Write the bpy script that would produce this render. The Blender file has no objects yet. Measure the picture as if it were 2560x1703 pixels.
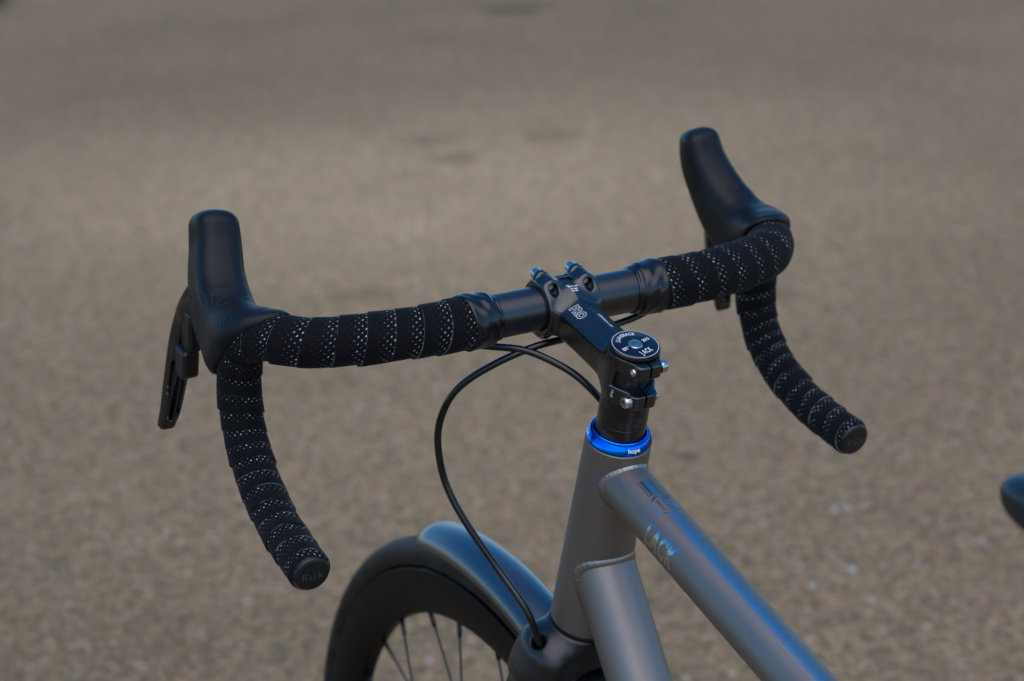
import bpy, bmesh, math, random
import numpy as np
from mathutils import Matrix, Vector

random.seed(7)
rng = np.random.default_rng(7)
scene = bpy.context.scene
R = math.radians

# ---------------------------------------------------------------- camera
Z0 = 0.85777                      # height of the top of the head tube above the ground
cam_pos = (-1.2019, 0.6974, 0.5170 + Z0)
cam_r = (-0.4646, -0.8850, -0.0298)
cam_u = (0.2565, -0.1667, 0.9521)
cam_f = (0.8476, -0.4347, -0.3044)
cam = bpy.data.cameras.new('camera')
cam_ob = bpy.data.objects.new('camera', cam)
scene.collection.objects.link(cam_ob)
cam_ob.matrix_world = Matrix((
    (cam_r[0], cam_u[0], -cam_f[0], cam_pos[0]),
    (cam_r[1], cam_u[1], -cam_f[1], cam_pos[1]),
    (cam_r[2], cam_u[2], -cam_f[2], cam_pos[2]), (0, 0, 0, 1)))
cam.sensor_width = 36.0
cam.lens = 74.69
cam.clip_start = 0.05
cam.clip_end = 2000
cam.dof.use_dof = True
cam.dof.focus_distance = 1.45
cam.dof.aperture_fstop = 6.3
scene.camera = cam_ob

# ---------------------------------------------------------------- sky, sun, exposure
SUN_EL, SUN_AZ = 60.0, 162.0       # azimuth measured from +X towards +Y
world = bpy.data.worlds.new('World')
scene.world = world
world.use_nodes = True
wn = world.node_tree
bg = wn.nodes['Background']
sky = wn.nodes.new('ShaderNodeTexSky')
sky.sky_type = 'NISHITA'
sky.sun_disc = False
sky.sun_elevation = R(SUN_EL)
sky.sun_rotation = R(90.0 - SUN_AZ)
sky.air_density = 1.0
sky.dust_density = 0.4
sky.ozone_density = 4.0
hsv = wn.nodes.new('ShaderNodeHueSaturation')
hsv.inputs['Saturation'].default_value = 1.38
wn.links.new(sky.outputs[0], hsv.inputs['Color'])
# broken fair-weather cloud, the same all round the sky
wtc = wn.nodes.new('ShaderNodeTexCoord')
cn = wn.nodes.new('ShaderNodeTexNoise'); cn.inputs['Scale'].default_value = 2.6; cn.inputs['Detail'].default_value = 6; cn.inputs['Roughness'].default_value = 0.55
wn.links.new(wtc.outputs['Generated'], cn.inputs['Vector'])
cr_ = wn.nodes.new('ShaderNodeMapRange'); cr_.interpolation_type = 'SMOOTHSTEP'
cr_.inputs[1].default_value = 0.55; cr_.inputs[2].default_value = 0.76; cr_.inputs[4].default_value = 0.5
wn.links.new(cn.outputs[0], cr_.inputs[0])
cm = wn.nodes.new('ShaderNodeMix'); cm.data_type = 'RGBA'
wn.links.new(cr_.outputs[0], cm.inputs[0]); wn.links.new(hsv.outputs[0], cm.inputs[6]); cm.inputs[7].default_value = (4.4, 4.2, 4.1, 1)
wn.links.new(cm.outputs[2], bg.inputs[0])
bg.inputs[1].default_value = 0.15
sun = bpy.data.lights.new('sun', 'SUN')
sun.energy = 1.5
sun.angle = R(80)
sun.color = (1.0, 0.84, 0.64)
sun_ob = bpy.data.objects.new('sun', sun)
scene.collection.objects.link(sun_ob)
sd = Vector((math.cos(R(SUN_EL)) * math.cos(R(SUN_AZ)), math.cos(R(SUN_EL)) * math.sin(R(SUN_AZ)), math.sin(R(SUN_EL))))
sun_ob.rotation_euler = sd.to_track_quat('Z', 'Y').to_euler()
sun_ob.location = sd * 20
scene.view_settings.view_transform = 'Standard'
scene.view_settings.look = 'None'
scene.view_settings.exposure = 0.60
scene.view_settings.gamma = 1.0
scene.view_settings.use_curve_mapping = False

# ---------------------------------------------------------------- bicycle geometry (metres, origin at the top of the head tube)
HA = R(72)
AX = np.array([-math.cos(HA), 0, math.sin(HA)])     # up the steerer
FW = np.array([math.sin(HA), 0, math.cos(HA)])      # square to it, forward
YY = np.array([0.0, 1.0, 0.0])
STEER = 0.02079
CL = np.array([0.07096, 0, 0.08042])                # handlebar clamp centre
WC = np.array([0.2202, 0, -0.5158])                 # front axle
HT = 0.16294
TT_A = np.array([0.0086, 0, -0.0263]); TT_D = np.array([-0.9608, 0, -0.2773]); TT_U = np.array([-0.2773, 0, 0.9608])
TT_R = 0.0182
BB = np.array([-0.375, 0, -0.585])
RAX = np.array([-0.79, 0, -0.5158])

def rot_axis(P, ang, k):
    P = np.asarray(P, float)
    c, s = math.cos(ang), math.sin(ang)
    return P * c + np.cross(k, P) * s + np.outer(P @ k, k) * (1 - c)

# ---------------------------------------------------------------- node helpers / materials
def new_mat(name):
    m = bpy.data.materials.new(name); m.use_nodes = True
    nt = m.node_tree
    return m, nt, nt.nodes['Principled BSDF']
def nd(nt, t, **kw):
    n = nt.nodes.new(t)
    for k, v in kw.items(): setattr(n, k, v)
    return n
def lk(nt, a, b): nt.links.new(a, b)
def mth(nt, op, a, b=None, c=None, clamp=False):
    n = nt.nodes.new('ShaderNodeMath'); n.operation = op; n.use_clamp = clamp
    for i, v in enumerate((a, b, c)):
        if v is None: continue
        if isinstance(v, (int, float)): n.inputs[i].default_value = v
        else: nt.links.new(v, n.inputs[i])
    return n.outputs[0]
def ramp(nt, fac, lo, hi):
    n = nd(nt, 'ShaderNodeMapRange'); n.interpolation_type = 'SMOOTHSTEP'
    lk(nt, fac, n.inputs[0]); n.inputs[1].default_value = lo; n.inputs[2].default_value = hi
    return n.outputs[0]
def mixc(nt, fac, a, b):
    n = nd(nt, 'ShaderNodeMix', data_type='RGBA')
    if isinstance(fac, (int, float)): n.inputs[0].default_value = fac
    else: lk(nt, fac, n.inputs[0])
    for i, v in ((6, a), (7, b)):
        if isinstance(v, tuple): n.inputs[i].default_value = (*v, 1)
        else: lk(nt, v, n.inputs[i])
    return n.outputs[2]
def noise(nt, scale, detail=3, rough=0.5, vec=None, dist=0.0):
    n = nd(nt, 'ShaderNodeTexNoise'); n.inputs['Scale'].default_value = scale
    n.inputs['Detail'].default_value = detail; n.inputs['Roughness'].default_value = rough
    n.inputs['Distortion'].default_value = dist
    if vec is None:
        tc = nd(nt, 'ShaderNodeTexCoord'); vec = tc.outputs['Object']
    lk(nt, vec, n.inputs['Vector'])
    return n.outputs[0]
def bump(nt, b, h, strength, dist):
    n = nd(nt, 'ShaderNodeBump'); n.inputs['Strength'].default_value = strength; n.inputs['Distance'].default_value = dist
    lk(nt, h, n.inputs['Height']); lk(nt, n.outputs[0], b.inputs['Normal'])
def simple(name, col, rough, metal=0.0, spec=0.5, grain=None, rvar=0.0, rscale=60, coat=0.0, cvar=0.0):
    m, nt, b = new_mat(name)
    b.inputs['Base Color'].default_value = (*col, 1)
    b.inputs['Roughness'].default_value = rough
    b.inputs['Metallic'].default_value = metal
    b.inputs['Specular IOR Level'].default_value = spec
    if coat: b.inputs['Coat Weight'].default_value = coat; b.inputs['Coat Roughness'].default_value = 0.08
    if rvar:
        n = noise(nt, rscale, 4, 0.6)
        lk(nt, mth(nt, 'ADD', mth(nt, 'MULTIPLY', mth(nt, 'SUBTRACT', n, 0.5), 2 * rvar), rough, clamp=True), b.inputs['Roughness'])
    if cvar:
        n = noise(nt, rscale * 0.6, 4, 0.6)
        lk(nt, mixc(nt, ramp(nt, n, 0.35, 0.65), tuple(c * (1 - cvar) for c in col), tuple(c * (1 + cvar) for c in col)), b.inputs['Base Color'])
    if grain: bump(nt, b, noise(nt, grain[0], 2, 0.6), grain[1], grain[2])
    return m

def simple_flake(name, col, rough, metal, rvar=0.0, rscale=40, grain=None):
    m = simple(name, col, rough, metal, rvar=rvar, rscale=rscale, grain=grain)
    nt = m.node_tree; b = nt.nodes['Principled BSDF']
    f = noise(nt, 1700, 2, 0.7); g_ = noise(nt, 22, 5, 0.6)
    k = mth(nt, 'ADD', 0.80, mth(nt, 'ADD', mth(nt, 'MULTIPLY', f, 0.28), mth(nt, 'MULTIPLY', g_, 0.12)))
    v = nd(nt, 'ShaderNodeVectorMath', operation='SCALE'); v.inputs[0].default_value = col; lk(nt, k, v.inputs['Scale'])
    lk(nt, v.outputs[0], b.inputs['Base Color'])
    return m
M = {}
M['ti'] = simple_flake('titanium_blasted', (0.245, 0.220, 0.200), 0.54, 1.0, rvar=0.05, rscale=40, grain=(2600, 0.22, 0.0004))
M['weld'] = simple('titanium_weld', (0.28, 0.262, 0.245), 0.34, 1.0)
M['polish'] = simple('titanium_polished', (0.56, 0.53, 0.50), 0.24, 1.0, rvar=0.04)
M['satin'] = simple('black_anodised', (0.003, 0.0034, 0.0042), 0.27, 0.0, 0.75, rvar=0.05, grain=(1800, 0.1, 0.0003))
M['bar'] = simple('black_bar', (0.004, 0.0042, 0.005), 0.36, 0.0, 0.6, rvar=0.05, grain=(2200, 0.12, 0.0003))
M['gloss'] = simple('gloss_black', (0.006, 0.006, 0.007), 0.12, 0.0, 0.6, rvar=0.05)
M['lever'] = simple('lever_black', (0.004, 0.004, 0.005), 0.11, 0.0, 0.9, rvar=0.06)
M['plug'] = simple('plug_black', (0.006, 0.006, 0.0066), 0.38, 0.0, 0.5, rvar=0.06)
M['steel'] = simple('bolt_steel', (0.52, 0.51, 0.49), 0.22, 1.0, rvar=0.08, rscale=300)
M['dark_steel'] = simple('socket_dark', (0.10, 0.095, 0.085), 0.35, 1.0)
M['blue'] = simple('blue_anodised', (0.001, 0.17, 0.78), 0.22, 1.0, rvar=0.03)
M['white'] = simple('white_print', (0.74, 0.75, 0.77), 0.45)
M['hose'] = simple('hose_black', (0.004, 0.004, 0.004), 0.24, 0.0, 0.55)
M['fork'] = simple('fork_matt', (0.005, 0.0054, 0.0065), 0.36, 0.0, 0.6, rvar=0.05, grain=(1500, 0.06, 0.0003))
M['fender'] = simple('fender_matt', (0.004, 0.0045, 0.005), 0.32, 0.0, 1.0, rvar=0.06, grain=(900, 0.05, 0.0004))
M['rim'] = simple('rim_carbon', (0.0035, 0.0031, 0.0028), 0.45, 0.0, 0.14, rvar=0.06)
M['spoke'] = simple('spoke_black', (0.012, 0.012, 0.012), 0.32, 0.3)
M['saddle'] = simple('saddle_cover', (0.004, 0.006, 0.010), 0.42, 0.0, 0.6, grain=(700, 0.15, 0.001))
M['dark'] = simple('seal_rubber', (0.006, 0.006, 0.006), 0.6)  # black rubber of the crown race seal
M['plug_letter'] = simple('plug_letter', (0.045, 0.045, 0.048), 0.25)

def make_tyre():
    m, nt, b = new_mat('tyre_rubber')
    n = noise(nt, 55, 5, 0.65)
    lk(nt, mixc(nt, ramp(nt, n, 0.38, 0.66), (0.0028, 0.0028, 0.0028), (0.018, 0.0165, 0.0150)), b.inputs['Base Color'])
    lk(nt, mth(nt, 'ADD', mth(nt, 'MULTIPLY', n, 0.3), 0.38), b.inputs['Roughness'])
    b.inputs['Specular IOR Level'].default_value = 0.3
    bump(nt, b, noise(nt, 900, 3), 0.2, 0.0006)
    return m
M['tyre'] = make_tyre()
for k_, w_, r_ in (('fender', 0.75, 0.30), ('satin', 0.18, 0.18), ('fork', 0.0, 0.30), ('bar', 0.2, 0.28)):
    b_ = M[k_].node_tree.nodes['Principled BSDF']
    b_.inputs['Coat Weight'].default_value = w_; b_.inputs['Coat Roughness'].default_value = r_; b_.inputs['Coat IOR'].default_value = 1.75

def make_rubber():
    m, nt, b = new_mat('hood_rubber')
    tc = nd(nt, 'ShaderNodeTexCoord')
    n = noise(nt, 34, 5, 0.6)
    lk(nt, mixc(nt, ramp(nt, n, 0.3, 0.7), (0.0028, 0.0031, 0.0038), (0.0055, 0.0058, 0.0066)), b.inputs['Base Color'])
    lk(nt, mth(nt, 'ADD', mth(nt, 'MULTIPLY', n, 0.18), 0.38), b.inputs['Roughness'])
    b.inputs['Specular IOR Level'].default_value = 0.26
    fine = noise(nt, 1500, 2)
    # moulded hair-line grooves, driven by the groove coordinate stored on the mesh
    at = nd(nt, 'ShaderNodeAttribute', attribute_name='groove')
    g = mth(nt, 'FRACT', at.outputs['Fac'])
    line = ramp(nt, mth(nt, 'ABSOLUTE', mth(nt, 'SUBTRACT', g, 0.5)), 0.0, 0.20)
    am = nd(nt, 'ShaderNodeAttribute', attribute_name='groove_mask')
    h = mth(nt, 'MULTIPLY', mth(nt, 'SUBTRACT', line, 1.0), am.outputs['Fac'])
    bump(nt, b, mth(nt, 'ADD', mth(nt, 'MULTIPLY', h, 1.0), mth(nt, 'MULTIPLY', fine, 0.03)), 1.0, 0.0019)
    return m
M['rubber'] = make_rubber()

def make_carbon():
    m, nt, b = new_mat('carbon_spacer')
    n1 = noise(nt, 110, 4, 0.6, dist=0.6); n2 = noise(nt, 38, 3, 0.6)
    f = mth(nt, 'MULTIPLY', ramp(nt, n1, 0.42, 0.78), ramp(nt, n2, 0.38, 0.62))
    lk(nt, mixc(nt, f, (0.004, 0.004, 0.0043), (0.075, 0.072, 0.069)), b.inputs['Base Color'])
    b.inputs['Roughness'].default_value = 0.30
    b.inputs['Specular IOR Level'].default_value = 0.55
    bump(nt, b, n1, 0.06, 0.0006)
    return m
M['carbon'] = make_carbon()

def make_vinyl():
    m, nt, b = new_mat('finishing_tape_vinyl')
    b.inputs['Base Color'].default_value = (0.004, 0.004, 0.0046, 1)
    b.inputs['Roughness'].default_value = 0.27
    b.inputs['Specular IOR Level'].default_value = 0.5
    tc = nd(nt, 'ShaderNodeTexCoord')
    mp = nd(nt, 'ShaderNodeMapping'); mp.inputs['Scale'].default_value = (1.0, 0.45, 1.0)
    lk(nt, tc.outputs['Object'], mp.inputs[0])
    n = noise(nt, 95, 2, 0.5, mp.outputs[0], 0.6)
    bump(nt, b, n, 0.09, 0.0020)
    return m
M['vinyl'] = make_vinyl()

def make_tape():
    m, nt, b = new_mat('bar_tape_microfibre')
    uv = nd(nt, 'ShaderNodeUVMap', uv_map='UVMap')
    sp = nd(nt, 'ShaderNodeSeparateXYZ'); lk(nt, uv.outputs[0], sp.inputs[0])
    u = mth(nt, 'FRACT', sp.outputs[0]); v = sp.outputs[1]
    mm = nd(nt, 'ShaderNodeAttribute', attribute_name='strip_mm').outputs['Fac']   # millimetres from the edge of the strip
    uc = mth(nt, 'DIVIDE', mm, 2.45)
    ui = mth(nt, 'FLOOR', uc); uf = mth(nt, 'SUBTRACT', mth(nt, 'SUBTRACT', uc, ui), 0.5)
    odd = mth(nt, 'MULTIPLY', mth(nt, 'FRACT', mth(nt, 'MULTIPLY', ui, 0.5)), 1.0)
    vc = mth(nt, 'ADD', v, odd)
    vi = mth(nt, 'FLOOR', vc); vf = mth(nt, 'SUBTRACT', mth(nt, 'SUBTRACT', vc, vi), 0.5)
    # metric distance in mm: a strip shows about 18 mm, dots are 5.2 mm apart around the bar
    du = mth(nt, 'MULTIPLY', uf, 2.45); dv = mth(nt, 'MULTIPLY', vf, 5.0)
    d = mth(nt, 'SQRT', mth(nt, 'ADD', mth(nt, 'MULTIPLY', du, du), mth(nt, 'MULTIPLY', dv, dv)))
    wn_ = nd(nt, 'ShaderNodeTexWhiteNoise', noise_dimensions='2D')
    cb = nd(nt, 'ShaderNodeCombineXYZ'); lk(nt, mth(nt, 'ADD', ui, mth(nt, 'MULTIPLY', mth(nt, 'FLOOR', sp.outputs[0]), 17.0)), cb.inputs[0]); lk(nt, vi, cb.inputs[1])
    lk(nt, cb.outputs[0], wn_.inputs['Vector'])
    rnd = wn_.outputs['Value']
    uu = u
    env = mth(nt, 'MULTIPLY', ramp(nt, uu, 0.25, 0.80), 1.0)
    rad = mth(nt, 'MULTIPLY', mth(nt, 'ADD', 0.36, mth(nt, 'MULTIPLY', env, 0.30)), mth(nt, 'ADD', 0.75, mth(nt, 'MULTIPLY', rnd, 0.4)))
    present = mth(nt, 'GREATER_THAN', ui, 1.5)
    dot = mth(nt, 'MULTIPLY', mth(nt, 'SUBTRACT', 1.0, ramp(nt, mth(nt, 'SUBTRACT', d, rad), -0.16, 0.16)), present)
    # glint on one side of each hole, painted in as a bright crescent
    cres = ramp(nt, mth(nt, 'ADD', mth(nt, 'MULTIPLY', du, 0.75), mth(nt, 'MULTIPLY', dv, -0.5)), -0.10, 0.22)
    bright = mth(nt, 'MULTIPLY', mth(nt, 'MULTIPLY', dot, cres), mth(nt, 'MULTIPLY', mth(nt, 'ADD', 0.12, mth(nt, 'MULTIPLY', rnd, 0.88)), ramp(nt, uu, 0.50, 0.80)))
    n = noise(nt, 800, 3, 0.7)
    base = mixc(nt, ramp(nt, n, 0.35, 0.75), (0.0024, 0.0025, 0.0028), (0.0062, 0.0064, 0.0072))
    c1 = mixc(nt, mth(nt, 'MULTIPLY', dot, 0.75), base, (0.022, 0.023, 0.026))
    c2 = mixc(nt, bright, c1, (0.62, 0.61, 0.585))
    # pale cut edge of each strip
    n2 = noise(nt, 70, 2)
    edge = mth(nt, 'MULTIPLY', mth(nt, 'LESS_THAN', u, 0.009), ramp(nt, n2, 0.40, 0.62))
    c3 = mixc(nt, mth(nt, 'MULTIPLY', edge, 0.8), c2, (0.22, 0.225, 0.24))
    lk(nt, c3, b.inputs['Base Color'])
    b.inputs['Roughness'].default_value = 0.85
    b.inputs['Specular IOR Level'].default_value = 0.10
    b.inputs['Sheen Weight'].default_value = 0.03
    b.inputs['Sheen Roughness'].default_value = 0.5
    bump(nt, b, mth(nt, 'ADD', mth(nt, 'MULTIPLY', n, 0.25), mth(nt, 'MULTIPLY', dot, -0.6)), 0.6, 0.0006)
    return m
M['tape'] = make_tape()

def make_ground():
    m, nt, b = new_mat('asphalt')
    tc = nd(nt, 'ShaderNodeTexCoord'); P = tc.outputs['Object']
    vo = nd(nt, 'ShaderNodeTexVoronoi'); vo.inputs['Scale'].default_value = 130; lk(nt, P, vo.inputs['Vector'])
    hs = nd(nt, 'ShaderNodeSeparateColor'); lk(nt, vo.outputs['Color'], hs.inputs[0])
    chips = mixc(nt, hs.outputs[0], (0.112, 0.084, 0.048), (0.306, 0.230, 0.132))
    hv = nd(nt, 'ShaderNodeVectorMath', operation='MULTIPLY_ADD'); lk(nt, vo.outputs['Color'], hv.inputs[0]); hv.inputs[1].default_value = (0.34, 0.26, 0.40); hv.inputs[2].default_value = (0.83, 0.87, 0.80)
    ch2 = nd(nt, 'ShaderNodeVectorMath', operation='MULTIPLY'); lk(nt, chips, ch2.inputs[0]); lk(nt, hv.outputs[0], ch2.inputs[1]); chips = ch2.outputs[0]
    pale = ramp(nt, hs.outputs[1], 0.97, 0.995)
    chips = mixc(nt, pale, chips, (0.46, 0.38, 0.28))
    warm = mixc(nt, ramp(nt, hs.outputs[2], 0.2, 0.9), chips, (0.25, 0.150, 0.080))
    chips = mixc(nt, 0.35, chips, warm)
    n1 = noise(nt, 34, 5, 0.65, P); n2 = noise(nt, 1.5, 4, 0.6, P); n3 = noise(nt, 0.32, 3, 0.5, P)
    k = mth(nt, 'MULTIPLY', mth(nt, 'ADD', 0.66, mth(nt, 'MULTIPLY', n1, 0.68)), mth(nt, 'MULTIPLY', mth(nt, 'ADD', 0.76, mth(nt, 'MULTIPLY', n2, 0.48)), mth(nt, 'ADD', 0.74, mth(nt, 'MULTIPLY', n3, 0.52))))
    # worn oily stains and tar marks on the asphalt, plus one broad dark patch
    stains = [(6.60, -3.38, 0.17, 0.45), (4.52, -1.99, 0.15, 0.20), (4.28, -1.93, 0.11, 0.28), (4.37, -2.31, 0.13, 0.22), (1.845, -1.216, 0.040, 0.55),
              (8.6, -0.9, 0.95, 0.9, 0.82), (2.60, -1.9, 0.10, 0.25), (3.1, -1.15, 0.10, 0.25)]
    tot = None
    wob = noise(nt, 6.0, 3, 0.6, P)
    for (x, y, r, s, *inn) in stains:
        vd = nd(nt, 'ShaderNodeVectorMath', operation='DISTANCE'); lk(nt, P, vd.inputs[0]); vd.inputs[1].default_value = (x, y, 0)
        dd = mth(nt, 'ADD', vd.outputs['Value'], mth(nt, 'MULTIPLY', mth(nt, 'SUBTRACT', wob, 0.5), 0.15 if inn else r * 1.6))
        f = mth(nt, 'SUBTRACT', 1.0, mth(nt, 'MULTIPLY', mth(nt, 'SUBTRACT', 1.0, ramp(nt, dd, r * (inn[0] if inn else 0.35), r)), s))
        tot = f if tot is None else mth(nt, 'MULTIPLY', tot, f)
    # broad paler patches in the asphalt, fading out from their centres
    for (x, y, r, amt) in ((3.9, -1.75, 2.1, 0.58), (2.2, -0.95, 0.9, 0.12), (3.60, -1.49, 0.17, 0.22)):
        vd = nd(nt, 'ShaderNodeVectorMath', operation='DISTANCE'); lk(nt, P, vd.inputs[0]); vd.inputs[1].default_value = (x, y, 0)
        dd = mth(nt, 'ADD', vd.outputs['Value'], mth(nt, 'MULTIPLY', mth(nt, 'SUBTRACT', n2, 0.5), r * 1.2))
        tot = mth(nt, 'MULTIPLY', tot, mth(nt, 'ADD', 1.0, mth(nt, 'MULTIPLY', mth(nt, 'SUBTRACT', 1.0, ramp(nt, dd, 0.0, r)), amt)))
    k = mth(nt, 'MULTIPLY', k, tot)
    mul = nd(nt, 'ShaderNodeVectorMath', operation='SCALE'); lk(nt, chips, mul.inputs[0]); lk(nt, mth(nt, 'MULTIPLY', k, 1.0), mul.inputs['Scale'])
    lk(nt, mul.outputs[0], b.inputs['Base Color'])
    b.inputs['Roughness'].default_value = 0.92
    b.inputs['Specular IOR Level'].default_value = 0.06
    bump(nt, b, mth(nt, 'ADD', vo.outputs['Distance'], mth(nt, 'MULTIPLY', n1, 0.6)), 0.5, 0.004)
    return m
M['ground'] = make_ground()

def make_grit():
    m, nt, b = new_mat('pale_grit')
    ob = nd(nt, 'ShaderNodeNewGeometry')
    lk(nt, mixc(nt, ob.outputs['Random Per Island'], (0.20, 0.165, 0.12), (0.40, 0.37, 0.32)), b.inputs['Base Color'])
    b.inputs['Roughness'].default_value = 0.7
    return m
M['grit'] = make_grit()

# ---------------------------------------------------------------- object helpers
root = bpy.data.objects.new('bicycle', None)
scene.collection.objects.link(root)
root['label'] = 'grey titanium road bicycle with black drop handlebar and front mudguard on brown asphalt'
root['category'] = 'bicycle'

def link(name, me, mat, parent, label=None):
    o = bpy.data.objects.new(name, me)
    scene.collection.objects.link(o)
    if mat: me.materials.append(M[mat])
    if parent is not None: o.parent = parent
    if label: o['label'] = label
    return o

def place(V, st):
    V = np.asarray(V, float)
    if st: V = rot_axis(V, STEER, AX)
    return V + np.array([0, 0, Z0])

def add(name, V, F, mat, parent=root, st=False, smooth=True, uv=None, normals=None, flip=False, label=None, attrs=None, auto=None):
    V = place(V, st)
    me = bpy.data.meshes.new(name)
    F = [tuple(int(i) for i in f) for f in F] if not isinstance(F, np.ndarray) else F.tolist()
    if flip: F = [tuple(reversed(f)) for f in F]
    me.from_pydata(V.tolist(), [], F)
    me.validate()
    if smooth: me.polygons.foreach_set('use_smooth', [True] * len(me.polygons))
    if uv is not None:
        l = me.uv_layers.new(name='UVMap')
        vi = np.empty(len(me.loops), dtype=np.int32); me.loops.foreach_get('vertex_index', vi)
        l.data.foreach_set('uv', np.asarray(uv)[vi].ravel())
    if attrs:
        for k, a in attrs.items():
            at = me.attributes.new(k, 'FLOAT', 'POINT'); at.data.foreach_set('value', np.asarray(a, dtype=np.float32))
    me.update()
    if normals is not None:
        N = rot_axis(normals, STEER, AX) if st else np.asarray(normals)
        me.normals_split_custom_set_from_vertices(N.tolist())
    elif auto is not None:
        me.set_sharp_from_angle(angle=R(auto))
    return link(name, me, mat, parent, label)

def empty(name, parent=root):
    o = bpy.data.objects.new(name, None); scene.collection.objects.link(o); o.parent = parent
    return o

def frames(P):
    P = np.asarray(P, float)
    T = np.gradient(P, axis=0); T /= np.linalg.norm(T, axis=1)[:, None]
    ref = np.array([0, 0, 1.0]) if abs(T[0][2]) < 0.9 else np.array([1.0, 0, 0])
    U = np.empty_like(P); u = ref - T[0] * (ref @ T[0]); u /= np.linalg.norm(u); U[0] = u
    for i in range(1, len(P)):
        u = U[i - 1] - T[i] * (U[i - 1] @ T[i]); u /= np.linalg.norm(u); U[i] = u
    return T, U, np.cross(T, U)

def sweep(P, rad, n=24, cap=True, sx=1.0, sy=1.0):
    P = np.asarray(P, float); T, U, Wv = frames(P)
    rad = np.broadcast_to(np.asarray(rad, float), (len(P),))
    th = np.linspace(0, 2 * np.pi, n, endpoint=False)
    V = (P[:, None] + rad[:, None, None] * (np.cos(th)[None, :, None] * U[:, None] * sx + np.sin(th)[None, :, None] * Wv[:, None] * sy)).reshape(-1, 3)
    F = []
    for i in range(len(P) - 1):
        for j in range(n):
            k = (j + 1) % n
            F.append((i * n + j, i * n + k, (i + 1) * n + k, (i + 1) * n + j))
    if cap:
        F.append(tuple(range(n - 1, -1, -1))); F.append(tuple((len(P) - 1) * n + j for j in range(n)))
    return V, F

def lathe(prof, o, ax, n=64, closed=False):
    """prof: list of (radius, height along ax)."""
    o = np.asarray(o, float); ax = np.asarray(ax, float) / np.linalg.norm(ax)
    ref = YY if abs(ax[1]) < 0.9 else np.array([1.0, 0, 0])
    e = ref - ax * (ref @ ax); e /= np.linalg.norm(e); g = np.cross(ax, e)
    th = np.linspace(0, 2 * np.pi, n, endpoint=False)
    V = []; F = []
    for r, h in prof:
        V.append(o + ax * h + r * (np.outer(np.cos(th), e) + np.outer(np.sin(th), g)))
    V = np.concatenate(V); m = len(prof)
    for i in range(m - 1 + (1 if closed else 0)):
        i2 = (i + 1) % m
        for j in range(n):
            k = (j + 1) % n
            F.append((i * n + j, i * n + k, i2 * n + k, i2 * n + j))
    if not closed:
        if prof[0][0] > 1e-6: F.append(tuple(range(n - 1, -1, -1)))
        if prof[-1][0] > 1e-6: F.append(tuple((m - 1) * n + j for j in range(n)))
    return V, F

def catmull(P, n=12):
    P = np.asarray(P, float)
    P = np.vstack([2 * P[0] - P[1], P, 2 * P[-1] - P[-2]]); out = []
    for i in range(1, len(P) - 2):
        p0, p1, p2, p3 = P[i - 1:i + 3]
        for t in np.linspace(0, 1, n, endpoint=False):
            out.append(.5 * ((2 * p1) + (-p0 + p2) * t + (2 * p0 - 5 * p1 + 4 * p2 - p3) * t * t + (-p0 + 3 * p1 - 3 * p2 + p3) * t ** 3))
    out.append(P[-2]); return np.array(out)
def arclen(P): return np.concatenate([[0], np.cumsum(np.linalg.norm(np.diff(P, axis=0), axis=1))])
def resample(P, step):
    S = arclen(P); s = np.linspace(0, S[-1], max(2, int(round(S[-1] / step)) + 1))
    return np.stack([np.interp(s, S, P[:, k]) for k in range(3)], 1)
def smooth_path(P, it):
    P = P.copy()
    for _ in range(it): P[1:-1] = 0.25 * P[:-2] + 0.5 * P[1:-1] + 0.25 * P[2:]
    return P

# ---- signed distance modelling: naive surface nets with projected vertices and exact normals
def smin(a, b, k):
    h = np.clip(0.5 + 0.5 * (b - a) / k, 0, 1); return b * (1 - h) + a * h - k * h * (1 - h)
def smax(a, b, k): return -smin(-a, -b, k)
def rbox2(x, y, hx, hy, r):
    qx = np.abs(x) - hx + r; qy = np.abs(y) - hy + r
    return np.hypot(np.maximum(qx, 0), np.maximum(qy, 0)) + np.minimum(np.maximum(qx, qy), 0) - r
def extr(d2, z, lo, hi, r=0.001):
    w = np.abs(z - (lo + hi) / 2) - (hi - lo) / 2 + r; d = d2 + r
    return np.minimum(np.maximum(d, w), 0) + np.hypot(np.maximum(d, 0), np.maximum(w, 0)) - r
def capsule(P, A, B, ra, rb):
    A = np.asarray(A, float); B = np.asarray(B, float); d = B - A
    t = np.clip(((P - A) @ d) / (d @ d), 0, 1)
    return np.linalg.norm(P - A - t[..., None] * d, axis=-1) - (ra + (rb - ra) * t)

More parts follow.
